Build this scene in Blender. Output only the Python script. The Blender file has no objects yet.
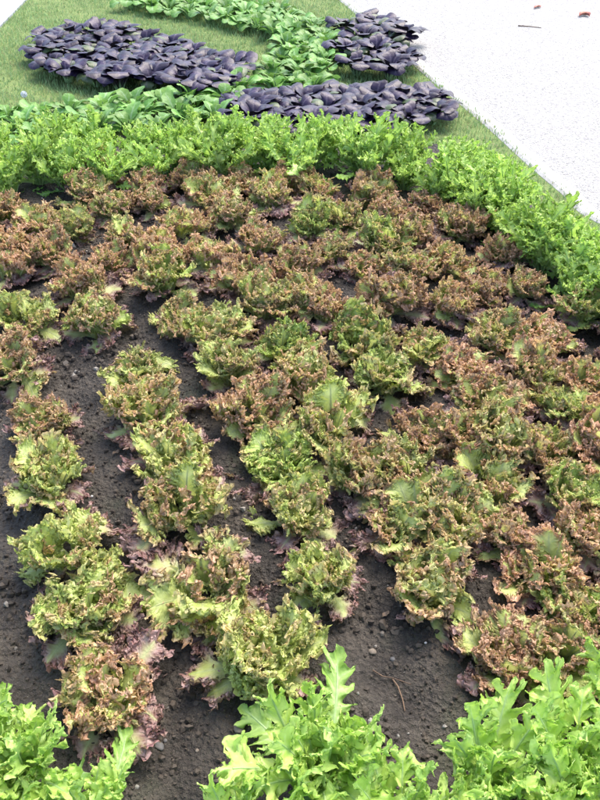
import bpy, math, random
import numpy as np
from mathutils import Vector, noise

# ------------------------------------------------------------------ camera, sky, sun, exposure
SC = bpy.context.scene
C = SC.collection
TILT = math.radians(40.3); H = 1.6; FPX = 778.0
cam = bpy.data.objects.new('camera', bpy.data.cameras.new('camera')); C.objects.link(cam)
cam.location = (0, 0, H); cam.rotation_euler = (math.pi/2 - TILT, 0, 0)
cam.data.lens = 35.0; cam.data.sensor_width = 36.0; cam.data.sensor_fit = 'AUTO'
cam.data.clip_start = 0.05; cam.data.clip_end = 500
SC.camera = cam
W = bpy.data.worlds.new('World'); SC.world = W; W.use_nodes = True
SUN_EL = math.radians(58); SUN_AZ = math.radians(35)       # azimuth measured from +Y towards +X
nt = W.node_tree; nt.nodes.clear()
wo = nt.nodes.new('ShaderNodeOutputWorld'); bg = nt.nodes.new('ShaderNodeBackground')
sky = nt.nodes.new('ShaderNodeTexSky'); sky.sky_type = 'NISHITA'; sky.sun_disc = False
sky.sun_elevation = SUN_EL; sky.sun_rotation = SUN_AZ
sky.air_density = 1.0; sky.dust_density = 3.0; sky.ozone_density = 0.8
nt.links.new(sky.outputs[0], bg.inputs[0]); nt.links.new(bg.outputs[0], wo.inputs[0])
bg.inputs[1].default_value = 0.15
sl = bpy.data.lights.new('sun', 'SUN'); sl.energy = 1.25; sl.angle = math.radians(40); sl.color = (1, .95, .87)
so = bpy.data.objects.new('sun', sl); C.objects.link(so)
sd = Vector((math.sin(SUN_AZ)*math.cos(SUN_EL), math.cos(SUN_AZ)*math.cos(SUN_EL), math.sin(SUN_EL)))
so.rotation_euler = sd.to_track_quat('Z', 'Y').to_euler()
SC.view_settings.view_transform = 'Standard'; SC.view_settings.look = 'None'
SC.view_settings.exposure = 1.8; SC.view_settings.gamma = 1.0
SC.cycles.max_bounces = 10; SC.cycles.diffuse_bounces = 8; SC.cycles.transmission_bounces = 8; SC.cycles.transparent_max_bounces = 4

def G(u, v, z=0.0):
    """photo pixel (600x800) -> point on the horizontal plane at height z"""
    dx = (u-300)/FPX; dy = -(v-400)/FPX
    Y = math.cos(TILT)+dy*math.sin(TILT); Z = -math.sin(TILT)+dy*math.cos(TILT)
    t = (H-z)/-Z
    return (dx*t, Y*t)

# ------------------------------------------------------------------ naming helpers
def tag(o, label=None, cat=None, group=None, kind=None):
    if label: o['label'] = label
    if cat: o['category'] = cat
    if group: o['group'] = group
    if kind: o['kind'] = kind
    return o
def link(name, me, parent=None, loc=(0, 0, 0), rz=0, sc=1.0, col=None):
    o = bpy.data.objects.new(name, me); C.objects.link(o)
    o.location = loc; o.rotation_euler = (0, 0, rz); o.scale = (sc, sc, sc)
    if parent is not None: o.parent = parent
    if col: o.color = col
    return o
def mesh(name, V, F, mat, attr=None, smooth=True):
    V = np.asarray(V, dtype=np.float32); F = np.asarray(F, dtype=np.int32)
    k = F.shape[1]; me = bpy.data.meshes.new(name)
    me.vertices.add(len(V)); me.vertices.foreach_set('co', V.ravel())
    me.loops.add(F.size); me.loops.foreach_set('vertex_index', F.ravel())
    me.polygons.add(len(F)); me.polygons.foreach_set('loop_start', np.arange(0, F.size, k, dtype=np.int32))
    try: me.polygons.foreach_set('loop_total', np.full(len(F), k, dtype=np.int32))
    except Exception: pass
    me.update(calc_edges=True)
    me.polygons.foreach_set('use_smooth', np.full(len(F), smooth, dtype=bool))
    if attr is not None:
        a = me.color_attributes.new('lf', 'FLOAT_COLOR', 'POINT')
        a.data.foreach_set('color', np.asarray(attr, dtype=np.float32).ravel())
    me.materials.append(mat); me.update()
    return me
class Acc:
    def __init__(s): s.V = []; s.F = []; s.A = []; s.n = 0
    def add(s, V, F, A=None):
        s.V.append(V); s.F.append(F+s.n); s.n += len(V)
        if A is not None: s.A.append(A)
    def mesh(s, name, mat, smooth=True):
        return mesh(name, np.concatenate(s.V), np.concatenate(s.F), mat, np.concatenate(s.A) if s.A else None, smooth)

# ------------------------------------------------------------------ materials
class N:
    def __init__(s, name):
        s.m = bpy.data.materials.new(name); s.m.use_nodes = True; s.t = s.m.node_tree; s.t.nodes.clear()
        s.out = s.n('ShaderNodeOutputMaterial')
    def n(s, typ, **kw):
        x = s.t.nodes.new(typ)
        for k, v in kw.items(): setattr(x, k, v)
        return x
    def l(s, a, b): s.t.links.new(a, b)
    def val(s, inp, v):
        if hasattr(v, 'is_output'): s.l(v, inp)
        else: inp.default_value = v
    def mix(s, f, a, b, blend='MIX'):
        x = s.n('ShaderNodeMix', data_type='RGBA', blend_type=blend)
        s.val(x.inputs[0], f)
        s.val(x.inputs[6], a if hasattr(a, 'is_output') else (*a, 1)); s.val(x.inputs[7], b if hasattr(b, 'is_output') else (*b, 1))
        return x.outputs[2]
    def math(s, op, a, b=0.0, c=0.0, clamp=False):
        x = s.n('ShaderNodeMath', operation=op, use_clamp=clamp)
        s.val(x.inputs[0], a); s.val(x.inputs[1], b)
        if op in ('MULTIPLY_ADD',): s.val(x.inputs[2], c)
        return x.outputs[0]
    def step(s, v, a, b):
        x = s.n('ShaderNodeMapRange', interpolation_type='SMOOTHSTEP')
        s.val(x.inputs[0], v); s.val(x.inputs[1], a); s.val(x.inputs[2], b); return x.outputs[0]
    def noise(s, scale, detail=3, rough=.55, coord='Object', out=0):
        tc = s.n('ShaderNodeTexCoord'); x = s.n('ShaderNodeTexNoise')
        s.l(tc.outputs[coord], x.inputs['Vector']); x.inputs['Scale'].default_value = scale
        x.inputs['Detail'].default_value = detail; x.inputs['Roughness'].default_value = rough
        return x.outputs[out]
    def vor(s, scale, out='Distance', feature='F1', coord='Object'):
        tc = s.n('ShaderNodeTexCoord'); x = s.n('ShaderNodeTexVoronoi', feature=feature)
        s.l(tc.outputs[coord], x.inputs['Vector']); x.inputs['Scale'].default_value = scale
        return x.outputs[out]
    def bump(s, h, dist, strength=1.0):
        b = s.n('ShaderNodeBump'); s.l(h, b.inputs['Height']); b.inputs['Distance'].default_value = dist
        b.inputs['Strength'].default_value = strength; return b.outputs[0]
    def pbr(s, col, rough=.8, spec=.5, normal=None, coat=0):
        p = s.n('ShaderNodeBsdfPrincipled')
        s.val(p.inputs['Base Color'], col if hasattr(col, 'is_output') else (*col, 1)); s.val(p.inputs['Roughness'], rough)
        s.val(p.inputs['Specular IOR Level'], spec)
        if coat: p.inputs['Coat Weight'].default_value = coat; p.inputs['Coat Roughness'].default_value = .25
        if normal is not None: s.l(normal, p.inputs['Normal'])
        return p.outputs[0]
    def leafout(s, col, rough, spec, transl, bump=None, tcol=None):
        p = s.pbr(col, rough, spec, bump)
        t = s.n('ShaderNodeBsdfTranslucent'); s.val(t.inputs[0], tcol if tcol is not None else col)
        m = s.n('ShaderNodeMixShader'); m.inputs[0].default_value = transl
        s.l(p, m.inputs[1]); s.l(t.outputs[0], m.inputs[2]); s.l(m.outputs[0], s.out.inputs[0]); return s.m
    def done(s, sh): s.l(sh, s.out.inputs[0]); return s.m
    def attr(s):
        a = s.n('ShaderNodeAttribute', attribute_name='lf'); x = s.n('ShaderNodeSeparateColor')
        s.l(a.outputs['Color'], x.inputs[0]); return x.outputs[0], x.outputs[1], x.outputs[2], a.outputs['Alpha']
    def objcol(s):
        o = s.n('ShaderNodeObjectInfo'); x = s.n('ShaderNodeSeparateColor'); s.l(o.outputs['Color'], x.inputs[0])
        return x.outputs[0], x.outputs[1], x.outputs[2]

def mat_red_lettuce():
    s = N('red_lettuce_leaf'); e, g, r, lay = s.attr(); pr, pb, ph = s.objcol()
    n1 = s.noise(34, 4); n2 = s.noise(190, 2)
    green = s.mix(s.step(n1, .35, .65), (.44, .54, .13), (.68, .76, .26))
    green = s.mix(ph, green, (.42, .60, .12))
    k = s.math('ADD', s.math('MULTIPLY', e, 1.0), s.math('MULTIPLY', s.math('SUBTRACT', n1, .5), .45))
    k = s.math('ADD', k, s.math('MULTIPLY', s.math('SUBTRACT', n2, .5), .25))
    k = s.math('ADD', k, s.math('MULTIPLY', s.math('SUBTRACT', pr, .5), .8))
    k = s.math('ADD', k, s.math('MULTIPLY', s.math('SUBTRACT', r, .5), .4))
    red = s.mix(s.step(n2, .35, .7), (.60, .25, .18), (.84, .48, .37))
    c = s.mix(s.math('MULTIPLY', s.step(k, .58, 1.15), .84), green, red)
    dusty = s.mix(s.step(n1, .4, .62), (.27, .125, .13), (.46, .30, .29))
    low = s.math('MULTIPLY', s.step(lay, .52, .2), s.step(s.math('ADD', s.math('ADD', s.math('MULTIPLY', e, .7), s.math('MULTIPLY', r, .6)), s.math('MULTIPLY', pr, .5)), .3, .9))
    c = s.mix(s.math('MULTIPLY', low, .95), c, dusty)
    c = s.mix(s.math('MULTIPLY', g, .6), c, (.50, .55, .30))
    ge = s.n('ShaderNodeNewGeometry')
    c = s.mix(s.math('MULTIPLY', ge.outputs['Backfacing'], .25), c, (.40, .38, .24))
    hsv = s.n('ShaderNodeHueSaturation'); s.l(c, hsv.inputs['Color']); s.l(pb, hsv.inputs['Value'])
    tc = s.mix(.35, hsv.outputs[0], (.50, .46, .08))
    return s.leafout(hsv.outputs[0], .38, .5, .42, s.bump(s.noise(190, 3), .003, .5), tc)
def mat_green_lettuce():
    s = N('green_salad_leaf'); e, g, r, lay = s.attr(); pr, pb, ph = s.objcol()
    n1 = s.noise(30, 3)
    c = s.mix(s.step(n1, .35, .65), (.42, .62, .11), (.68, .84, .25))
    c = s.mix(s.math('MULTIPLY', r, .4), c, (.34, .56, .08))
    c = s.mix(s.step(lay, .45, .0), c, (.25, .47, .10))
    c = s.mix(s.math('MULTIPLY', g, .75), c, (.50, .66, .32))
    ge = s.n('ShaderNodeNewGeometry')
    c = s.mix(s.math('MULTIPLY', ge.outputs['Backfacing'], .3), c, (.33, .50, .20))
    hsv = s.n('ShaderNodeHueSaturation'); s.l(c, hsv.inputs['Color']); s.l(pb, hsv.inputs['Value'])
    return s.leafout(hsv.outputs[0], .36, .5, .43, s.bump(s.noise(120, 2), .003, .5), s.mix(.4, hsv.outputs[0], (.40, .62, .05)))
def mat_pak(purple):
    s = N('purple_pak_choi_leaf' if purple else 'green_pak_choi_leaf'); e, g, r, lay = s.attr(); pr, pb, ph = s.objcol()
    n1 = s.noise(22, 3)
    if purple:
        c = s.mix(s.step(n1, .3, .7), (.009, .005, .018), (.026, .015, .045))
        c = s.mix(s.math('MULTIPLY', s.step(r, .93, .99), .7), c, (.09, .14, .03))
        c = s.mix(s.math('MULTIPLY', g, .35), c, (.20, .16, .20))
        ge = s.n('ShaderNodeNewGeometry'); c = s.mix(s.math('MULTIPLY', ge.outputs['Backfacing'], .5), c, (.035, .035, .025))
        sp, tr, ro = .30, .05, .40
    else:
        c = s.mix(s.step(n1, .3, .7), (.085, .20, .030), (.19, .33, .060))
        c = s.mix(s.math('MULTIPLY', r, .4), c, (.22, .46, .12))
        c = s.mix(s.math('MULTIPLY', g, .6), c, (.42, .60, .32))
        sp, tr, ro = .3, .28, .45
    c = s.mix(s.step(lay, .5, .0), c, (.36, .50, .26))             # stalk
    hsv = s.n('ShaderNodeHueSaturation'); s.l(c, hsv.inputs['Color']); s.l(pb, hsv.inputs['Value'])
    return s.leafout(hsv.outputs[0], ro, sp, tr, s.bump(s.noise(60, 2), .004, .5))
def mat_soil():
    s = N('soil'); n = s.noise(7, 5, .6); n2 = s.noise(90, 4, .7); v = s.vor(75)
    c = s.mix(s.step(n, .35, .65), (.036, .030, .025), (.088, .074, .059))
    c = s.mix(s.math('MULTIPLY', s.step(n2, .45, .75), .55), c, (.13, .11, .085))
    c = s.mix(s.math('MULTIPLY', s.step(s.noise(4.3, 3), .55, .68), .35), c, (.07, .085, .04))
    c = s.mix(s.math('MULTIPLY', s.step(s.vor(210, 'Distance'), .22, .12), .5), c, (.24, .215, .18))
    b = s.bump(s.math('ADD', s.math('MULTIPLY', v, .6), n2), .022, 1.0)
    return s.done(s.pbr(c, s.math('MULTIPLY_ADD', n, .5, .45), .4, b))
def mat_crumb():
    s = N('soil_crumb'); n = s.noise(40, 3)
    o = s.n('ShaderNodeAttribute', attribute_name='lf'); x = s.n('ShaderNodeSeparateColor'); s.l(o.outputs[0], x.inputs[0])
    c = s.mix(x.outputs[0], (.028, .022, .017), (.085, .068, .052))
    c = s.mix(s.step(x.outputs[0], .965, .98), c, (.25, .23, .20))
    return s.done(s.pbr(c, .8, .35, s.bump(n, .003, .8)))
def mat_lawn():
    s = N('lawn'); n = s.noise(5, 4); n2 = s.noise(70, 3)
    c = s.mix(s.step(n, .3, .7), (.10, .15, .045), (.16, .22, .07)); c = s.mix(s.step(n2, .5, .8), c, (.20, .17, .09))
    return s.done(s.pbr(c, .9, .2, s.bump(n2, .01)))
def mat_grass():
    s = N('grass_blade'); e, g, r, lay = s.attr()
    c = s.mix(r, (.19, .31, .11), (.33, .46, .20)); c = s.mix(s.math('MULTIPLY', s.step(g, .72, .95), .7), c, (.36, .31, .15))
    return s.leafout(c, .5, .3, .3)
def mat_path():
    s = N('white_gravel'); v = s.vor(120, 'Distance'); vc = s.vor(120, 'Color'); n = s.noise(1.6, 4)
    x = s.n('ShaderNodeSeparateColor'); s.l(vc, x.inputs[0])
    c = s.mix(x.outputs[0], (.27, .262, .247), (.42, .41, .39)); c = s.mix(s.step(x.outputs[1], .82, .95), c, (.22, .213, .205))
    c = s.mix(s.math('MULTIPLY', s.step(n, .5, .75), .3), c, (.27, .262, .252))
    b = s.bump(s.math('SUBTRACT', 1.0, v), .010, .8)
    return s.done(s.pbr(c, .75, .3, b))
def mat_stone(name, c1, c2, rough=.7, sc=30):
    s = N(name); c = s.mix(s.step(s.noise(sc, 4), .35, .65), c1, c2); return s.done(s.pbr(c, rough, .4, s.bump(s.noise(sc*3, 3), .002, .7)))
M = dict(red=mat_red_lettuce(), green=mat_green_lettuce(), ppak=mat_pak(True), gpak=mat_pak(False), soil=mat_soil(), crumb=mat_crumb(),
         lawn=mat_lawn(), grass=mat_grass(), path=mat_path(), kerb=mat_stone('pale_edging', (.30, .29, .27), (.40, .39, .37)),
         conc=mat_stone('pale_concrete', (.27, .28, .30), (.36, .37, .39), .8, 8),
         pebble=mat_stone('grey_pebble', (.08, .08, .08), (.14, .13, .12)), chip=mat_stone('white_chip', (.38, .37, .35), (.55, .53, .50)),
         tan=mat_stone('tan_pebble', (.15, .12, .09), (.22, .18, .14)),
         twig=mat_stone('dry_twig', (.09, .055, .035), (.16, .10, .06)), dry=mat_stone('dry_leaf', (.17, .12, .08), (.28, .21, .15)),
         rleaf=mat_stone('fallen_red_leaf', (.30, .09, .07), (.42, .18, .12)), ball=mat_stone('pale_ball', (.7, .72, .74), (.8, .82, .84), .2))

# ------------------------------------------------------------------ leaf builder
def leaf(rng, L=.14, Wd=.055, pet=.25, petw=.006, top=.5, k=(5, 13, 31, 75), a=(.016, .009, .0045, .002), lob=0, lobn=7, lobp=1.5,
         p0=60, p1=0, curve=1.3, cup=6., nu=360, ne=10, teeth=.05, ribr=.004, layer=1., roll=0., vein=9, sweep=0., frq=1.0, io=.5, crisp=0., cr0=.38, fan=0., savoy=.0, sf=420., pw_=(1.3, 2.4, 4.2, 7.0, 9.0)):
    """one leaf rooted at the origin growing towards +X and up; returns V,F,A.  p0,p1 pitch at base and tip in degrees"""
    u = np.linspace(-1, 1, nu); t = 1-np.abs(u); sg = np.sign(u); sg[sg == 0] = 1
    tb = np.clip((t-.12)/.88, 0, 1)                    # blade parameter
    yc = L*(pet+(1-pet)*.5*(1-np.cos(np.pi*tb)))
    yc = np.where(t < .12, L*pet*t/.12, yc)
    x = Wd*np.sin(np.pi*tb)**.8*((1-top)+top*(1-np.cos(np.pi*tb))*.75)
    if fan > 0:
        xf = Wd*np.sin(np.pi*np.clip(tb, 0, 1))**.75*(.55+.45*np.clip(tb*2.2, 0, 1)); yf = L*(pet+(1-pet)*np.sin(np.pi/2*np.clip(tb*1.12, 0, 1))**.95)
        yf = np.where(t < .12, yc, yf); x = x*(1-fan)+xf*fan; yc = yc*(1-fan)+yf*fan
    # uneven outline + lobes
    ph = rng.uniform(0, 6.28, 12)
    un = 1+.12*np.sin(2*np.pi*1.7*u+ph[0])+.08*np.sin(2*np.pi*3.9*u+ph[1])
    s_arc = u*lobn/2.0
    lobew = 1-lob*np.abs(np.sin(np.pi*(s_arc+.15*np.sin(7*u+ph[2]))+ph[3]*.2))**lobp*np.clip(np.minimum(tb*6, 1), 0, 1)
    tee = 1+teeth*.5*np.sin(2*np.pi*u*k[3]*.23+ph[4])
    x = x*un*tee
    y_tipamp = np.clip((tb-.5)*2, 0, 1)
    ym = L*np.clip(pet*.6+(1-pet*.6)*(tb**1.15)*.93, 0, .96); ym = np.where(t < .12, yc, np.minimum(ym, yc))
    if lob > 0: x = x*lobew; yc = ym+(yc-ym)*lobew
    yc = yc*(1+.04*y_tipamp*un*(tee-1)*8*.5)
    pw = petw*(1-.55*np.clip(yc/L, 0, 1))*(t > .001)
    mx = sg*np.maximum(x, pw)
    s = np.linspace(0, 1, ne+1); ee = 1-(1-s)**1.45
    E_, U_ = np.meshgrid(ee, u, indexing='ij')          # (ne+1, nu)
    X = mx[None, :]*E_; Y = ym[None, :]+(yc-ym)[None, :]*E_
    arc = np.concatenate([[0], np.cumsum(np.hypot(np.diff(mx), np.diff(yc)))]); arc = arc/arc[-1]
    blade = np.clip(tb*4, 0, 1)[None, :]
    Z = np.zeros_like(X); TX = np.zeros_like(X); TY = np.zeros_like(X)
    # margin tangent
    tx = np.gradient(mx); ty = np.gradient(yc); q = np.hypot(tx, ty)+1e-9
    ker = np.ones(9)/9; tx = np.convolve(tx/q, ker, 'same'); ty = np.convolve(ty/q, ker, 'same')
    warp = arc+.012*np.sin(2*np.pi*3.1*arc+ph[5])+.004*np.sin(2*np.pi*9*arc+ph[6])
    for i, (kk, aa, pp) in enumerate(zip(k, a, pw_)):
        am = aa*(1+.35*np.sin(2*np.pi*2.3*arc+ph[7+i]))[None, :]*E_**pp*blade
        fm = 2.2 if i >= 1 else .6
        fz = 2*np.pi*kk*frq*warp+ph[8]*i+fm*np.sin(2*np.pi*kk*.31*arc+ph[i])+fm*.6*np.sin(2*np.pi*kk*.17*arc+ph[i+3])
        Z += am*np.sin(fz)[None, :]
        TX += am*.75*np.sin(2*fz+.4)[None, :]*tx[None, :]*.6; TY += am*.75*np.sin(2*fz+.4)[None, :]*ty[None, :]*.6
        if i >= 1:   # in/out motion so that the frill stands off the blade
            nx, ny = ty, -tx
            TX += am*io*np.cos(fz+1)[None, :]*nx[None, :]; TY += am*io*np.cos(fz+1)[None, :]*ny[None, :]
    # small rounded teeth along the margin, pushed outwards
    kt = k[3]*.62; tw_ = np.sin(2*np.pi*kt*(arc+.006*np.sin(2*np.pi*11*arc+ph[7]))+ph[4])
    tm = teeth*.05*(tw_+.5*np.sin(2*np.pi*kt*.43*arc+ph[10]))[None, :]*E_**9*blade
    TX += tm*ty[None, :]; TY -= tm*tx[None, :]
    # blistered surface between the veins
    sv = savoy*np.sin(X*sf+ph[0]+1.5*np.sin(Y*sf*.4))*np.sin(Y*sf*1.1+ph[1]+1.5*np.sin(X*sf*.5+ph[2]))
    Z += sv*np.clip(E_*1.6-.2, 0, 1)*blade
    X = X+TX; Y = Y+TY
    # crisped margin: isotropic curls in all three directions
    if crisp:
        m_ = np.clip((E_-cr0)/.5, 0, 1)**1.3*blade; dx = []
        for c_ in range(3):
            acc = 0
            for wl, am_ in ((.024, 1.2), (.012, .9), (.0085, .8), (.0062, .6), (.0047, .45), (.0047, .45)):
                th = rng.uniform(0, 6.28); kx, ky = 2*np.pi/wl*math.cos(th), 2*np.pi/wl*math.sin(th)
                acc = acc+am_*np.sin(kx*X+ky*Y+rng.uniform(0, 6.28)+1.3*np.sin(kx*.37*Y-ky*.41*X+c_))
            dx.append(acc*crisp*m_)
        X = X+dx[0]; Y = Y+dx[1]; Z = Z+dx[2]*1.25
    Z = Z-.0020*(1-E_)*(L/.14)*blade*.5
    # cup across
    if abs(cup) > 1e-6:
        c_ = cup*(1-.3*np.clip(Y/L, 0, 1)); Xc = np.sin(np.clip(X*c_, -2.2, 2.2))/c_; Zc = (1-np.cos(np.clip(X*c_, -2.2, 2.2)))/c_
    else: Xc, Zc = X, 0
    return _bend(rng, Xc, Y, Z+Zc, L, p0, p1, curve, sweep, roll, ee, u, arc, E_, nu, ne, ribr, layer, vein, t, ph)
def _bend(rng, X, Y, Z, L, p0, p1, curve, sweep, roll, ee, u, arc, E_, nu, ne, ribr, layer, vein, t, ph):
    n = 80; yy = np.linspace(-.1, 1.35, n)*L; f = np.clip(yy/L, 0, 1.3)
    pit = np.radians(p0+(p1-p0)*f**curve); d = yy[1]-yy[0]
    ax = np.concatenate([[0], np.cumsum(np.cos(pit[:-1])*d)]); az = np.concatenate([[0], np.cumsum(np.sin(pit[:-1])*d)])
    i0 = np.interp(0, yy, np.arange(n)); ax -= np.interp(0, yy, ax); az -= np.interp(0, yy, az)
    def M3(X, Y, Z):
        tw = roll*np.clip(Y/L, 0, 1.3)
        X2 = X*np.cos(tw)-Z*np.sin(tw); Z2 = X*np.sin(tw)+Z*np.cos(tw)
        X2 = X2+sweep*L*np.clip(Y/L, 0, 1.3)**2
        pa = np.interp(Y, yy, pit); bx = np.interp(Y, yy, ax); bz = np.interp(Y, yy, az)
        return np.stack([bx-Z2*np.sin(pa), X2, bz+Z2*np.cos(pa)], -1)
    P = M3(X, Y, Z).reshape(-1, 3)
    idx = np.arange((ne+1)*nu).reshape(ne+1, nu)
    F = np.stack([idx[:-1, :-1], idx[1:, :-1], idx[1:, 1:], idx[:-1, 1:]], -1).reshape(-1, 4)
    lr = rng.uniform()
    rib = np.clip(1-E_*6, 0, 1)*.9
    vv = (np.abs(np.cos(np.pi*arc*vein+ph[9]))[None, :]**26)*np.clip(1-E_*1.05, 0, 1)*.65
    base = np.clip(1-(Y/L)/(.34 if layer > .5 else .62), 0, 1)**.8*(1-.6*E_*(layer <= .5))
    Gc = np.clip(np.maximum(np.maximum(rib, vv), base), 0, 1)
    A = np.stack([E_*np.clip(Y/L*1.6-.2, 0, 1), Gc, np.full_like(E_, lr), np.full_like(E_, layer)], -1).reshape(-1, 4)
    # thick rib under the blade
    m = 14; k6 = 6; ys = np.linspace(0, .86, m)*L; r = ribr*(1-ys/L)**.8+.0004
    an = np.linspace(0, 2*np.pi, k6, endpoint=False)
    RX = r[:, None]*np.cos(an)[None]*1.25; RZ = r[:, None]*np.sin(an)[None]-r[:, None]*1.15; RY = np.repeat(ys[:, None], k6, 1)
    P2 = M3(RX, RY, RZ).reshape(-1, 3); b = len(P)
    id2 = np.arange(m*k6).reshape(m, k6)
    F2 = np.stack([id2[:-1], np.roll(id2, -1, 1)[:-1], np.roll(id2, -1, 1)[1:], id2[1:]], -1).reshape(-1, 4)+b
    A2 = np.tile(np.array([[0, 1, lr, layer]]), (m*k6, 1))
    return np.concatenate([P, P2]), np.concatenate([F, F2]), np.concatenate([A, A2])
def place(lf, az, r0=.0, z0=0., sc=1., tilt=0.):
    V, F, A = lf; V = V*sc
    c, s = math.cos(tilt), math.sin(tilt); V = np.stack([V[:, 0]*c-V[:, 2]*s, V[:, 1], V[:, 0]*s+V[:, 2]*c], -1)
    V = V+np.array([r0, 0, z0]); c, s = math.cos(az), math.sin(az)
    return np.stack([V[:, 0]*c-V[:, 1]*s, V[:, 0]*s+V[:, 1]*c, V[:, 2]], -1), F, A

GA = 2.399963
# red lettuce library ------------------------------------------------
def red_crown(seed):
    r = np.random.default_rng(seed); A = Acc(); n = r.integers(19, 24)
    nt_ = r.integers(3, 5); a0 = r.uniform(0, 6.28)
    tufts = [(r.uniform(.012, .040), a0+i*6.28/nt_+r.uniform(-.5, .5), r.uniform(.82, 1.12)) for i in range(nt_)]
    for i in range(n):
        f = r.uniform(0, 1) if i >= 6 else i/8.
        tr, ta, ts = tufts[i % nt_]
        L = (.128+r.uniform(-.030, .016))*ts
        az = ta+r.uniform(-1.5, 1.5) if f < .75 else r.uniform(0, 6.28)
        lf = leaf(r, L=L, Wd=L*r.uniform(.40, .54)*(1-.15*f), pet=.2, petw=.007, fan=r.uniform(.6, 1), top=.7, k=(r.integers(3, 5), r.integers(8, 11), 19, 37, 70),
                  a=(.008, .007, .0055, .0038, .002), pw_=(1.6, 2.6, 4.0, 5.5, 8.), crisp=r.uniform(.0016, .0021), cr0=.22, p0=60+27*f+r.uniform(-8, 6), p1=10+72*f+r.uniform(-24, 20), curve=1.8,
                  cup=r.uniform(3, 12), nu=500, ne=18, teeth=.045, lob=.34, lobn=r.integers(5, 8), roll=r.uniform(-.7, .7), layer=.5+.5*f,
                  sweep=r.uniform(-.22, .22), ribr=.0038, savoy=.0016, sf=380, io=.85)
        V, F, At = place(lf, az, .004, .006*f)
        A.add(V+np.array([tr*math.cos(ta), tr*math.sin(ta), 0]), F, At)
    return A.mesh('leaf_crown', M['red'])
def red_outer(seed):
    r = np.random.default_rng(seed); A = Acc()
    L = r.uniform(.115, .155)
    lf = leaf(r, L=L, Wd=L*r.uniform(.40, .52), pet=.3, petw=.008, fan=r.uniform(.3, 1), top=.8, k=(r.integers(2, 5), 9, 19, 37, 70),
              a=(.008, .007, .0055, .0036, .002), pw_=(1.6, 3., 4.5, 6, 8.), crisp=.0019, cr0=.28, p0=r.uniform(18, 42), p1=r.uniform(-32, 5), curve=1.1, cup=r.uniform(-3, 6), nu=520, ne=16,
              teeth=.05, lob=.38, lobn=r.integers(5, 8), roll=r.uniform(-.7, .7), layer=r.choice([0., .15, .3, .5]), sweep=r.uniform(-.35, .35), ribr=.0044, savoy=.0015, io=.8)
    A.add(*place(lf, 0, .012, .008)); return A.mesh('outer_leaf', M['red'])
# green curly salad ---------------------------------------------------
def green_crown(seed, near=False):
    r = np.random.default_rng(seed); A = Acc(); n = r.integers(14, 19) if near else r.integers(13, 18)
    for i in range(n):
        f = i/(n-1)
        if near:
            L = r.uniform(.18, .25)*(1-.2*f)
            lf = leaf(r, L=L, Wd=L*r.uniform(.17, .235), pet=.16, petw=.008, top=.6, k=(3, 9, 19, 40, 66), a=(.012, .011, .0050, .0022, .001), pw_=(1.3, 2.2, 3.5, 5, 8),
                      p0=64+24*f+r.uniform(-10, 6), p1=26+52*f+r.uniform(-28, 14), curve=1.7, cup=r.uniform(3, 10), nu=420, ne=12, teeth=.05,
                      lob=.66, lobn=r.integers(13, 18), lobp=1.4, crisp=.0013, roll=r.uniform(-1., 1.), layer=.5+.5*f, sweep=r.uniform(-.25, .25), ribr=.004, vein=15)
        else:
            L = r.uniform(.18, .31)*(1-.05*f)
            lf = leaf(r, L=L, Wd=L*r.uniform(.18, .26), pet=.22, petw=.006, top=.55, k=(4, 11, 24, 52), a=(.012, .010, .006, .0022),
                      p0=62+26*f+r.uniform(-10, 8), p1=25+60*f+r.uniform(-26, 14), curve=1.6, cup=r.uniform(3, 12), nu=360, ne=12, teeth=.06, crisp=.0021,
                      lob=.72, lobn=r.integers(11, 17), lobp=1.1, roll=r.uniform(-.9, .9), layer=.5+.5*f, sweep=r.uniform(-.25, .25), ribr=.0035, vein=13)
        A.add(*place(lf, i*GA+r.uniform(-.4, .4), .012*(1-f), .004))
    return A.mesh('leaf_crown', M['green'])
def green_outer(seed, near=False):
    r = np.random.default_rng(seed); A = Acc(); L = r.uniform(.17, .23)
    lf = leaf(r, L=L, Wd=L*r.uniform(.22, .3), pet=.25, petw=.007, top=.5, k=(3, 9, 20, 44), a=(.008, .007, .0035, .001),
              p0=r.uniform(20, 42), p1=r.uniform(-25, 5), curve=1.1, cup=r.uniform(0, 6), nu=300, ne=8, teeth=.02, lob=.65, lobn=15, lobp=1.3, crisp=.0008,
              roll=r.uniform(-.7, .7), layer=r.choice([0., .2, .4]), sweep=r.uniform(-.3, .3), ribr=.004, vein=15)
    A.add(*place(lf, 0, .012, .008)); return A.mesh('outer_leaf', M['green'])
# pak choi leaf -------------------------------------------------------
def pak_leaf(seed, purple, f):
    r = np.random.default_rng(seed); A = Acc()
    L = (.20 if purple else .175)*r.uniform(.88, 1.12)*(1-.25*f); 
    lf = leaf(r, L=L, Wd=L*(r.uniform(.24, .30) if purple else r.uniform(.21, .27)), pet=.44, petw=.007, top=.25, k=(2, 5, 11, 20),
              a=(.0035, .0020, .0006, 0), p0=(72 if purple else 66)+16*f+r.uniform(-8, 8), p1=(-78 if purple else -42)+70*f+r.uniform(-30, 30), curve=2.1 if purple else 1.6,
              cup=r.uniform(-14, 2) if purple else r.uniform(2, 12), nu=90, ne=7, teeth=.0, lob=0, roll=r.uniform(-.4, .4), layer=1,
              sweep=r.uniform(-.15, .15), ribr=.0045, vein=9)
    V, F, At = lf
    z = At.copy(); 
    m = 14*6; At[-m:, 3] = np.repeat(np.clip(np.linspace(0, .86, 14)/.36-.35, 0, 1), 6)
    A.add(*place((V, F, At), 0, .014*(1-f), .0)); return A.mesh('leaf', M['ppak' if purple else 'gpak'])

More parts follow.
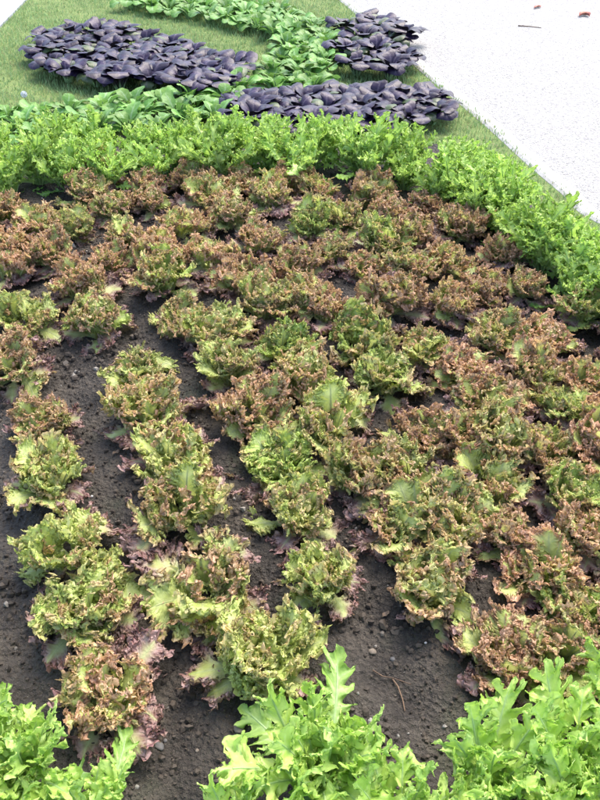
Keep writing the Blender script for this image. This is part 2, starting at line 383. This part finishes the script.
# ------------------------------------------------------------------ ground surfaces
def inpoly(x, y, poly):
    x = np.asarray(x); y = np.asarray(y); r = np.zeros(x.shape, bool); n = len(poly)
    for i in range(n):
        x0, y0 = poly[i]; x1, y1 = poly[(i+1) % n]
        c = ((y0 > y) != (y1 > y)) & (x < (x1-x0)*(y-y0)/((y1-y0)+1e-12)+x0); r ^= c
    return r
def dist_poly(x, y, poly):
    d = np.full(np.shape(x), 1e9); n = len(poly)
    for i in range(n):
        a = np.array(poly[i]); b = np.array(poly[(i+1) % n]); ab = b-a; L2 = ab@ab+1e-12
        t = np.clip(((x-a[0])*ab[0]+(y-a[1])*ab[1])/L2, 0, 1)
        d = np.minimum(d, np.hypot(x-a[0]-t*ab[0], y-a[1]-t*ab[1]))
    return d
PE_PX = [(330, -12), (345, 0), (385, 33), (423, 67), (463, 100), (500, 131), (533, 161), (570, 192), (603, 219)]
PE = [G(*p) for p in PE_PX]
d0 = np.array(PE[0])-np.array(PE[1]); d0 = d0/np.hypot(*d0)
PE = [tuple(np.array(PE[0])+d0*14+np.array([-4., 0])), tuple(np.array(PE[0])+d0*5+np.array([-.6, 0]))]+PE+[(1.72, 2.72), (2.1, 2.1), (2.4, 1.6), (2.6, 1.1), (2.7, 0), (2.7, -6)]
def catmull(pts, k=8):
    pts = [np.array(p) for p in pts]; out = []
    for i in range(len(pts)-1):
        a = pts[max(i-1, 0)]; b = pts[i]; c = pts[i+1]; d = pts[min(i+2, len(pts)-1)]
        for j in range(k):
            t = j/k; out.append(.5*((2*b)+(-a+c)*t+(2*a-5*b+4*c-d)*t*t+(-a+3*b-3*c+d)*t**3))
    out.append(pts[-1]); return np.array(out)
PEs = catmull(PE)
PATH_POLY = [tuple(p) for p in PEs]+[(40, -6), (40, 60), (PE[0][0], 60)]
PAVE_POLY = [G(30, -3), G(0, 28), (-4.6, 4.6), (-12, 3.5), (-30, 12), (-12, 16)]
BED_PX = [(0, 148), (80, 140), (160, 138), (250, 138), (330, 139), (420, 146), (470, 150), (520, 195), (560, 232), (600, 268)]
BED_POLY = [(-3.2, 3.2), (-2.2, 3.75)]+[G(*p) for p in BED_PX]+[(1.7, 2.3), (2.1, 1.2), (2.2, -.4), (-2.6, -.4), (-3.4, 1.5)]
def row_of(x, y): return (x+.43*y+.07)/.27
def soil_h(x, y):
    v = Vector((x, y, 0))
    h = .010*noise.noise(v*3.1)+.008*noise.noise(v*9)+.006*noise.noise(v*26)+.0035*noise.noise(v*70)
    ph = row_of(x, y)*2*math.pi
    return h+.010*math.cos(ph)+.022
def sheet(name, poly, z, mat, thick=0):
    V = [(p[0], p[1], z) for p in poly]; me = bpy.data.meshes.new(name); n = len(poly)
    F = [list(range(n))]
    if thick:
        V += [(p[0], p[1], z-thick) for p in poly]; F += [[i, (i+1) % n, (i+1) % n+n, i+n] for i in range(n)]
    me.from_pydata(V, [], F); me.materials.append(mat); me.update()
    return tag(link(name, me), kind='structure')
sheet('ground', [(-60, -20), (60, -20), (60, 80), (-60, 80)], -.002, M['lawn'])
sheet('path', PATH_POLY, .006, M['path'])
sheet('pavement', PAVE_POLY, .012, M['conc'], .06)
# soil bed
xs = np.arange(-2.6, 2.2, .0085); ys = np.arange(.2, 4.15, .0095)
XX, YY = np.meshgrid(xs, ys); nx_, ny_ = len(xs), len(ys)
ins = inpoly(XX, YY, BED_POLY); dd = dist_poly(XX, YY, BED_POLY); sdist = np.where(ins, dd, -dd)
ZZ = np.full(XX.shape, -.03)
for j in range(ny_):
    yv = ys[j]; lim = .45+yv*.56
    for i in range(nx_):
        if sdist[j, i] > -.03 and abs(xs[i]) < lim: ZZ[j, i] = soil_h(xs[i], yv)
        elif sdist[j, i] > -.03: ZZ[j, i] = .02
ZZ = -.04+(ZZ+.04)*np.clip((sdist+.03)/.06, 0, 1)
idx = np.arange(nx_*ny_).reshape(ny_, nx_)
F = np.stack([idx[:-1, :-1], idx[:-1, 1:], idx[1:, 1:], idx[1:, :-1]], -1).reshape(-1, 4)
tag(link('soil', mesh('soil', np.stack([XX, YY, ZZ], -1).reshape(-1, 3), F, M['soil'])), kind='structure')
# stone edging between lawn and gravel
def edging():
    pts = PEs; d = np.gradient(pts, axis=0); d /= np.hypot(d[:, 0], d[:, 1])[:, None]; nrm = np.stack([-d[:, 1], d[:, 0]], -1)
    prof = [(-.05, -.01), (-.046, .000), (-.030, .008), (.030, .009), (.034, .006), (.022, -.02)]
    V = []; F = []
    for p, q in zip(pts, nrm):
        for a, z in prof: V.append((p[0]+q[0]*a, p[1]+q[1]*a, z))
    k = len(prof)
    for i in range(len(pts)-1):
        for j in range(k-1): F.append([i*k+j, i*k+j+1, (i+1)*k+j+1, (i+1)*k+j])
    return mesh('edging', V, F, M['kerb'], smooth=False)
tag(link('path_edging', edging()), 'thin pale edging strip between the green lawn and the white gravel path', 'edging')
# grass
rg = np.random.default_rng(5)
def grass_blades():
    n = 230000
    gx = rg.uniform(-3.6, 3.0, n); gy = rg.uniform(1.6, 8.4, n)
    ok = (np.abs(gx) < .5+gy*.52) & ~inpoly(gx, gy, BED_POLY) & ~inpoly(gx, gy, PATH_POLY) & ~inpoly(gx, gy, PAVE_POLY)
    patch = np.sin(gx*2.1+1.3*np.sin(gy*1.7))*np.cos(gy*2.6+gx)+.4*np.sin(gx*9+gy*7)
    ok &= rg.uniform(0, 1, n) < .78+.22*patch
    ok &= dist_poly(gx, gy, [tuple(p) for p in PEs]+[(40, -6), (40, 60), (-20, 60)]) > .004
    gx, gy = gx[ok], gy[ok]; n = len(gx)
    h = rg.uniform(.010, .026, n)*(1+.25*patch[ok]); w = rg.uniform(.0012, .0024, n)*1.3; a = rg.uniform(0, 6.28, n); b = rg.uniform(0, .9, n)*h
    dx, dy = np.cos(a), np.sin(a); sx, sy = -dy, dx
    V = np.zeros((n, 6, 3))
    for k, (f, wf, bf) in enumerate([(0, 1, 0), (.55, .8, .35), (1, .12, 1)]):
        for s_, q in ((0, -1), (1, 1)):
            V[:, k*2+s_, 0] = gx+dx*b*bf+sx*w*wf*q; V[:, k*2+s_, 1] = gy+dy*b*bf+sy*w*wf*q; V[:, k*2+s_, 2] = h*f-.010*(k == 0)
    base = (np.arange(n)*6)[:, None]
    F = np.concatenate([base+np.array([0, 1, 3, 2]), base+np.array([2, 3, 5, 4])])
    r = np.clip(rg.uniform(0, 1, n)*.7+.3*(patch[ok]*.5+.5), 0, 1)
    A = np.repeat(np.stack([np.zeros(n), rg.uniform(0, 1, n), r, np.ones(n)], -1), 6, 0)
    return mesh('grass', V.reshape(-1, 3), F, M['grass'], A)
tag(link('grass', grass_blades()), 'short mown green grass of the lawn around the planting bed', 'grass', kind='stuff')
# crumbs of soil
t_ = (1+5**.5)/2
ICO_V = np.array([(-1, t_, 0), (1, t_, 0), (-1, -t_, 0), (1, -t_, 0), (0, -1, t_), (0, 1, t_), (0, -1, -t_), (0, 1, -t_), (t_, 0, -1), (t_, 0, 1), (-t_, 0, -1), (-t_, 0, 1)])/1.9
ICO_F = np.array([(0, 11, 5), (0, 5, 1), (0, 1, 7), (0, 7, 10), (0, 10, 11), (1, 5, 9), (5, 11, 4), (11, 10, 2), (10, 7, 6), (7, 1, 8), (3, 9, 4), (3, 4, 2), (3, 2, 6), (3, 6, 8), (3, 8, 9), (4, 9, 5), (2, 4, 11), (6, 2, 10), (8, 6, 7), (9, 8, 1)])
def crumbs():
    n = 42000; x = rg.uniform(-1.7, 1.9, n*3); y = rg.uniform(.35, 3.3, n*3)
    ok = (np.abs(x) < .35+y*.5) & inpoly(x, y, BED_POLY); x, y = x[ok][:n], y[ok][:n]; n = len(x)
    V = []; 
    s = .0012+.0068*rg.uniform(0, 1, n)**4.5
    cl = np.array([noise.noise(Vector((a*6, b*6, 3))) for a, b in zip(x, y)]); s *= np.clip(1+cl*1.3, .5, 1.7)
    z = np.array([soil_h(a, b) for a, b in zip(x, y)])
    J = ICO_V[None]*(1+.22*rg.standard_normal((n, 12, 1)))*s[:, None, None]*rg.uniform(.75, 1.2, (n, 1, 3))
    V = J+np.stack([x, y, z+s*.35], -1)[:, None]
    F = (ICO_F[None]+(np.arange(n)*12)[:, None, None]).reshape(-1, 3)
    A = np.repeat(np.stack([rg.uniform(0, 1, n)]*3+[np.ones(n)], -1), 12, 0)
    return mesh('soil_crumbs', V.reshape(-1, 3), F, M['crumb'], A, smooth=False)
tag(link('soil_crumbs', crumbs()), 'loose dark crumbs and grit lying on the bare soil', 'soil crumbs', kind='stuff')

# ------------------------------------------------------------------ red lettuces
ORD = ['', 'first', 'second', 'third', 'fourth', 'fifth', 'sixth', 'seventh', 'eighth', 'ninth', 'tenth', 'eleventh', 'twelfth', 'thirteenth', 'fourteenth', 'fifteenth', 'sixteenth', 'seventeenth', 'eighteenth', 'nineteenth', 'twentieth'] + ['twenty-'+w for w in ('first', 'second', 'third', 'fourth', 'fifth', 'sixth', 'seventh', 'eighth', 'ninth')]
P = [(110,688),(85,612),(72,548),(47,482),(40,418),(12,363),(22,318),(8,263),
(258,655),(205,582),(180,508),(173,455),(148,412),(136,365),(97,322),(80,283),(53,253),(35,222),
(325,575),(298,508),(280,460),(256,408),(225,362),(180,315),(163,277),(110,258),(65,222),
(505,650),(440,582),(405,520),(368,470),(328,422),(305,375),(283,343),(213,330),(263,303),(243,277),(210,257),(153,250),(127,233),(113,205),(85,190),(150,197),(187,223),
(210,195),(233,215),(260,240),(270,195),(317,187),(343,213),(313,223),(297,265),(330,307),(363,263),(333,250),(367,337),(393,300),(370,190),(387,213),(382,240),(303,297),(387,375),
(457,225),(410,230),(507,250),(450,260),(480,287),(523,283),(413,270),(453,303),(500,333),(427,343),(587,307),(547,337),(533,373),(590,377),(467,367),
(493,400),(427,430),(560,403),(467,437),(550,447),(503,437),(493,477),(450,510),(570,493),(507,527),(590,533),(407,470),(597,445),(540,563),(577,603),(557,650)]
rr = random.Random(11)
L_pos = [(*G(u, v, .085),) for u, v in P]
# fill the closely planted right-hand part to an even density
RED_POLY = [G(*p) for p in [(0, 226), (60, 206), (100, 188), (160, 192), (200, 186), (330, 190), (400, 200), (450, 228), (520, 268), (570, 305), (640, 335), (780, 420), (800, 600), (690, 700), (600, 690), (500, 690), (440, 640), (400, 600), (350, 560), (320, 430), (250, 330), (140, 290), (60, 262), (-20, 300), (-90, 300), (-60, 240)]]
cand = []
for _ in range(6000):
    x = rr.uniform(-1.7, 1.75); y = rr.uniform(.8, 3.4)
    if inpoly(np.array([x]), np.array([y]), RED_POLY)[0] and min(math.hypot(x-a, y-b) for a, b in L_pos) > .172: L_pos.append((x, y))
crowns = [red_crown(100+i) for i in range(9)]; outers = [red_outer(300+i) for i in range(12)]
rows = {}
for x, y in L_pos: rows.setdefault(int(round(row_of(x, y))), []).append((x, y))
rk = sorted(rows)
for ri, k in enumerate(rk):
    for pi, (x, y) in enumerate(sorted(rows[k], key=lambda p: p[1]-.43*p[0])):
        u = x/y; far = min(max((y-1.0)/2.2, 0), 1)
        red = min(max(.45+.20*far+.28*max(0, u-.02)*1.6+rr.uniform(-.20, .20), .08), .95)
        hue = 0.; 
        if rr.random() < .14: hue = rr.uniform(.3, .7); red *= .7
        near_d = sorted(math.hypot(x-a, y-b) for a, b in L_pos)[1]
        s = rr.uniform(.80, 1.04)*(1.08 if y < 2.2 and u < .3 else 1)*(1.0 if near_d > .185 else .93)
        col = (red, rr.uniform(.92, 1.16), hue, 1)
        adj = 'reddish-brown' if red > .68 else ('mostly green, faintly red-edged' if red < .34 else 'red-frilled green lettuce')
        if adj.startswith('green'): lab = 'red-frilled green lettuce'
        elif adj.startswith('mostly'): lab = 'mostly green frilly lettuce'
        else: lab = 'reddish-brown frilly lettuce'
        lab += ', %s from the front in the %s row from the left' % (ORD[pi+1], ORD[ri+1])
        root = tag(link('red_lettuce', None, None, (x, y, soil_h(x, y)-.004), rr.uniform(0, 6.28), s), lab, 'lettuce', 'red-tipped frilly lettuces planted in rows')
        root.rotation_euler = (rr.uniform(-.17, .17), rr.uniform(-.17, .17), root.rotation_euler[2])
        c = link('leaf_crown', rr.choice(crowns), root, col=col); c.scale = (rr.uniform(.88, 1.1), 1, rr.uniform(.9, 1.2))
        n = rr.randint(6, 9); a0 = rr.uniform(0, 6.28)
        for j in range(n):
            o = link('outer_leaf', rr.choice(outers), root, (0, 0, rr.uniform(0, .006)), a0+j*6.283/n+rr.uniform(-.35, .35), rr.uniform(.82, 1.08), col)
# ------------------------------------------------------------------ bright green frilly salads
gcr = [green_crown(500+i) for i in range(7)]; gou = [green_outer(600+i) for i in range(6)]
ncr = [green_crown(700+i, True) for i in range(6)]
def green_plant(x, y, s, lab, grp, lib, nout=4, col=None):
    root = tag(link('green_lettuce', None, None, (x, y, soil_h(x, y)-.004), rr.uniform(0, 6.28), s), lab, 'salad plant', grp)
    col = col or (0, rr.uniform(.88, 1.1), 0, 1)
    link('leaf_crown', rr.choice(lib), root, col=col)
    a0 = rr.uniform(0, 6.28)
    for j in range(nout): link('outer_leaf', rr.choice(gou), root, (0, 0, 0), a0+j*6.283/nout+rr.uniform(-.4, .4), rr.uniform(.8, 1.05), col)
def ranks(back, front, nr, sp, jit=.03):
    B = catmull([G(*p) for p in back], 6); Fr = catmull([G(*p) for p in front], 6); out = []
    def res(c, n): 
        L = np.concatenate([[0], np.cumsum(np.hypot(*np.diff(c, axis=0).T))]); q = np.linspace(0, L[-1], n)
        return np.stack([np.interp(q, L, c[:, 0]), np.interp(q, L, c[:, 1])], -1), L[-1]
    for i in range(nr):
        f = (i+.5)/nr if nr > 1 else .5
        b, _ = res(B, 60); g, _ = res(Fr, 60); m = b*(1-f)+g*f
        _, Lm = res(m, 10); n = max(2, int(round(Lm/sp))+1); pts, _ = res(m, n)
        if i % 2: pts = (pts[:-1]+pts[1:])/2
        out.append([(p[0]+rr.uniform(-jit, jit), p[1]+rr.uniform(-jit, jit)) for p in pts])
    return out
rk3 = ranks([(-40, 170), (60, 162), (150, 163), (240, 165), (330, 165), (410, 170), (465, 186), (520, 232), (580, 283), (640, 330), (720, 420)],
            [(-40, 218), (70, 202), (150, 190), (200, 186), (330, 187), (400, 196), (450, 218), (503, 264), (560, 308), (640, 350), (690, 430)], 3, .225, .05)
for nm, pts in zip(('back', 'middle', 'front'), rk3):
    for i, (x, y) in enumerate(pts):
        green_plant(x, y, rr.uniform(.70, 1.04), 'bright green frilly plant, %s from left in the %s line behind the red lettuces' % (ORD[i+1], nm),
                    'bright green salad plants in the band behind the red lettuces', gcr, 4)
near = [((28, 795), 1.0, 'bright green lobed salad plant at the bottom left corner, nearest the viewer'),
        ((-25, 742), 1.0, 'bright green lobed salad plant cut by the left edge below the red lettuces'),
        ((95, 838), .85, 'bright green salad plant whose leaf tips reach onto bare soil at bottom left'),
        ((-42, 655), .6, 'small bright green plant just peeking in at the left edge'),
        ((318, 788), 1.14, 'bright green deeply lobed salad plant standing alone at the bottom centre'),
        ((250, 862), .85, 'low bright green salad plant at the bottom, left of the lone central one'),
        ((400, 850), .9, 'bright green salad plant at the bottom, between the central and right-hand clumps'),
        ((485, 808), 1.0, 'bright green salad plant at the inner end of the bottom right clump'),
        ((565, 790), 1.0, 'large bright green salad plant in the middle of the bottom right clump'),
        ((628, 738), .95, 'bright green salad plant at the top of the bottom right clump'),
        ((575, 850), 1.0, 'bright green salad plant at the bottom edge of the right clump'),
        ((660, 800), 1.0, 'bright green salad plant cut by the right edge at the bottom'),
        ((640, 612), .8, 'bright green leafy plant peeking in at the right edge beside red lettuces')]
for (u, v), s, lab in near:
    x, y = G(u, v); green_plant(x, y, s, lab, None, ncr, 4)
# ------------------------------------------------------------------ pak choi
pl = {p: [[pak_leaf(800+p*50+i*10+j, p, i/2.) for j in range(5)] for i in range(3)] for p in (0, 1)}
def pak(x, y, purple, lab, grp, s):
    root = tag(link('purple_pak_choi' if purple else 'green_pak_choi', None, None, (x, y, -.004), rr.uniform(0, 6.28), s), lab, 'pak choi', grp)
    n = rr.randint(17, 22) if purple else rr.randint(11, 15); br = rr.uniform(.82, 1.15)
    for j in range(n):
        f = 0 if j < n*.45 else (1 if j < n*.8 else 2)
        link('leaf', rr.choice(pl[purple][f]), root, (0, 0, 0), j*GA+rr.uniform(-.3, .3), rr.uniform(.85, 1.1), (0, br*rr.uniform(.85, 1.15), 0, 1))
def block(purple, back, front, nr, sp, names, tmpl, grp, s=1.):
    for nm, pts in zip(names, ranks(back, front, nr, sp)):
        for i, (x, y) in enumerate(pts): pak(x, y, purple, tmpl % (ORD[i+1], nm), grp, s*rr.uniform(.9, 1.1))
block(1, [(42, 42), (90, 37), (165, 48), (228, 76)], [(38, 78), (95, 93), (160, 98), (228, 100)], 4, .2, ('back', 'second', 'third', 'front'),
      'purple pak choi, %s from left in the %s line of the left bed', 'purple pak choi in the left purple bed')
block(1, [(246, 108), (330, 102), (432, 106)], [(250, 138), (340, 142), (436, 128)], 3, .17, ('back', 'middle', 'front'),
      'purple pak choi, %s from left in the %s line of the long narrow strip', 'purple pak choi in the strip behind the frilly salads')
block(1, [(346, 32), (380, 30), (400, 42)], [(346, 76), (375, 84), (412, 84)], 4, .2, ('back', 'second', 'third', 'front'),
      'purple pak choi, %s from left in the %s line of the clump by the path', 'purple pak choi in the clump beside the path')
block(0, [(-20, 120), (60, 116), (110, 108), (160, 104), (240, 90)], [(-20, 150), (60, 149), (120, 143), (180, 138), (236, 122)], 3, .16, ('back', 'middle', 'front'),
      'green pak choi, %s from left in the %s line before the left purple bed', 'green pak choi in the strip in front of the purple bed', .95)
block(0, [(150, -2), (230, 2), (290, 18), (330, 45), (332, 70), (322, 94)], [(130, 12), (200, 26), (258, 38), (283, 56), (262, 76), (262, 96)], 3, .17, ('outer', 'middle', 'inner'),
      'green pak choi, %s from the far end in the %s line of the curved band', 'green pak choi in the curved band on the lawn', .95)
# ------------------------------------------------------------------ small single things
def lump(name, lab, cat, u, v, r, mat, sq=(1, 1, .6), soil=True):
    x, y = G(u, v); z = soil_h(x, y) if soil else .006
    A = ICO_V; Fc = ICO_F; Vv = [tuple(p) for p in A]; fs = []
    cache = {}
    def mid(a, b):
        kk = (min(a, b), max(a, b))
        if kk not in cache: q = (np.array(Vv[a])+np.array(Vv[b])); q = q/np.linalg.norm(q); Vv.append(tuple(q)); cache[kk] = len(Vv)-1
        return cache[kk]
    for a, b, c in Fc: p, q, w = mid(a, b), mid(b, c), mid(c, a); fs += [(a, p, w), (b, q, p), (c, w, q), (p, q, w)]
    sd_ = rr.uniform(0, 99)
    V = np.array([np.array(p)*(1+.35*noise.noise(Vector(p)*1.5+Vector((sd_, 0, 0)))) for p in Vv])*r*np.array(sq)
    tag(link(name, mesh(name, V, fs, M[mat], smooth=True), None, (x, y, z+r*sq[2]*.5), rr.uniform(0, 6.28)), lab, cat)
lump('pebble', 'smooth grey pebble on the bare soil right of the front left lettuce', 'pebble', 160, 750, .009, 'pebble', (1.4, .9, .5))
lump('pebble', 'small dark grey pebble just above the smooth grey pebble', 'pebble', 166, 744, .0045, 'pebble')
lump('pebble', 'tan pebble on bare soil above the lone central green plant', 'pebble', 372, 656, .008, 'tan', (1.2, 1, .7))
lump('pebble', 'pinkish tan clod left of the lone central green plant', 'pebble', 240, 735, .012, 'tan', (1, 1.2, .6))
lump('pebble', 'tiny white stone on the soil right of the second row lettuces', 'pebble', 283, 512, .0035, 'chip')
lump('pebble', 'tiny white stone in the furrow beside the fourth left-row lettuce', 'pebble', 93, 501, .004, 'chip')
lump('pebble', 'white gritty stone on bare soil under the fourth row front lettuce', 'pebble', 424, 651, .0035, 'chip')
lump('pebble', 'small pale stone on bare soil near the frame bottom left of centre', 'pebble', 198, 755, .004, 'tan')
lump('pebble', 'grey stone on soil beside the round tan pebble', 'pebble', 392, 664, .006, 'pebble')
def ribbon(name, lab, cat, pts, w, mat, z, cupz=.004):
    pts = catmull(pts, 5); d = np.gradient(pts, axis=0); d /= np.hypot(d[:, 0], d[:, 1])[:, None]; n_ = np.stack([-d[:, 1], d[:, 0]], -1)
    m = len(pts); V = []; q = 5
    for i, (p, nn) in enumerate(zip(pts, n_)):
        ww = w*math.sin(math.pi*(i+.4)/(m))**.7
        for j in range(q): a = (j/(q-1)-.5)*2; V.append((p[0]+nn[0]*a*ww, p[1]+nn[1]*a*ww, z(p[0], p[1])+.003+cupz*a*a+.003*math.sin(i*.9)))
    id_ = np.arange(m*q).reshape(m, q); F = np.stack([id_[:-1, :-1], id_[:-1, 1:], id_[1:, 1:], id_[1:, :-1]], -1).reshape(-1, 4)
    o = link(name, mesh(name, V, F, M[mat])); md = o.modifiers.new('t', 'SOLIDIFY'); md.thickness = .0012; return tag(o, lab, cat)
ribbon('leaf_litter', 'curled white scrap lying on the soil right of the second row lettuces', 'scrap', [G(240, 553), G(245, 551), G(250, 555)], .006, 'chip', soil_h, .008)
ribbon('fallen_leaf', 'dry brown leaf lying on the dark soil left of the bottom right clump', 'leaf', [G(330, 738), G(338, 728), G(342, 715)], .010, 'dry', soil_h)
zp = lambda x, y: .008
ribbon('fallen_leaf', 'small red fallen leaf on the white gravel path at top right', 'leaf', [G(579, 18), G(584, 16), G(589, 18)], .022, 'rleaf', zp, .02)
ribbon('fallen_leaf', 'tiny reddish leaf scrap on the gravel left of the red fallen leaf', 'leaf', [G(534, 10), G(538, 8), G(540, 9)], .015, 'rleaf', zp, .01)
def tube(name, lab, cat, pts, r, mat):
    m = len(pts); V = []; k = 7
    for i, p in enumerate(pts):
        a = np.array(pts[max(i-1, 0)]); b = np.array(pts[min(i+1, m-1)]); d = (b-a)/np.linalg.norm(b-a)
        s_ = np.cross(d, (0, .3, 1)); s_ /= np.linalg.norm(s_); q = np.cross(s_, d); rr_ = r*(1-.6*i/m)
        for j in range(k): an = j*2*math.pi/k; V.append(np.array(p)+s_*math.cos(an)*rr_+q*math.sin(an)*rr_)
    id_ = np.arange(m*k).reshape(m, k); F = np.stack([id_[:-1], np.roll(id_, -1, 1)[:-1], np.roll(id_, -1, 1)[1:], id_[1:]], -1).reshape(-1, 4)
    return tag(link(name, mesh(name, V, F, M[mat])), lab, cat)
def on(u, v, dz=.005, soil=True): x, y = G(u, v); return (x, y, (soil_h(x, y) if soil else .006)+dz)
tube('twig', 'thin brown twig lying on bare soil between the two green bottom clumps', 'twig', [on(392, 684), on(397, 692, .008), on(402, 703, .006), on(404, 716)], .0022, 'twig')
tube('twig', 'dark thin twig lying across the soil beside the brown twig', 'twig', [on(372, 676), on(382, 682, .008), on(392, 683, .006), on(410, 690)], .0016, 'twig')
tube('twig', 'thin straw-like twig on the white gravel path near the top', 'twig', [on(518, 27, .004, False), on(530, 28, .006, False), on(541, 29, .003, False)], .004, 'twig')
# seed head on the lawn
def seed_head():
    x, y = G(26, 104); root = tag(link('seed_head', None, None, (x, y, 0)), 'pale round fluffy seed head in the grass left of the green pak choi', 'seed head')
    rs = np.random.default_rng(3); Vs = []; Fs = []; n = 260; c = np.array([0, 0, .055])
    for i in range(n):
        d = rs.standard_normal(3); d /= np.linalg.norm(d); s_ = np.cross(d, rs.standard_normal(3)); s_ /= np.linalg.norm(s_)
        b = len(Vs); q = np.cross(d, s_)
        Vs += [c+d*.003-s_*.0003, c+d*.003+s_*.0003, c+d*.017+s_*.0003, c+d*.017-s_*.0003]; Fs.append([b, b+1, b+2, b+3])
        for k in range(3):
            w = s_*math.cos(k*1.05)+q*math.sin(k*1.05); b = len(Vs)
            Vs += [c+d*.017-w*.004+d*.001, c+d*.017-w*.004, c+d*.017+w*.004, c+d*.017+w*.004+d*.001]; Fs.append([b, b+1, b+2, b+3])
    link('fluff', mesh('fluff', Vs, Fs, M['ball'], smooth=False), root)
    pts = [(0, 0, 0), (.002, 0, .02), (0, .001, .054)]; V = [(p[0]+.0016*math.cos(a), p[1]+.0016*math.sin(a), p[2]) for p in pts for a in (0, 2.1, 4.2)]
    link('stem', mesh('stem', V, [[0, 1, 4, 3], [1, 2, 5, 4], [2, 0, 3, 5], [3, 4, 7, 6], [4, 5, 8, 7], [5, 3, 6, 8]], M['lawn']), root)
seed_head()

# dead leaf fragments lying in the furrows
spots_ = [((262, 545), 'beside the third row'), ((118, 462), 'in the furrow right of the first row'), ((200, 690), 'below the front lettuce of the second row'), ((385, 622), 'under the fourth row front lettuce'), ((180, 346), 'in the furrow between second and third rows'), ((150, 640), 'between the front lettuces of the first and second rows')]
for (u, v), wh in spots_:
    x, y = G(u, v); a = rr.uniform(0, 3); l = rr.uniform(.008, .014)
    ribbon('fallen_leaf', 'withered brown leaf on soil '+wh, 'leaf', [(x-l*math.cos(a), y-l*math.sin(a)), (x, y+.003), (x+l*math.cos(a), y+l*math.sin(a))], .006, 'dry', soil_h, .005)
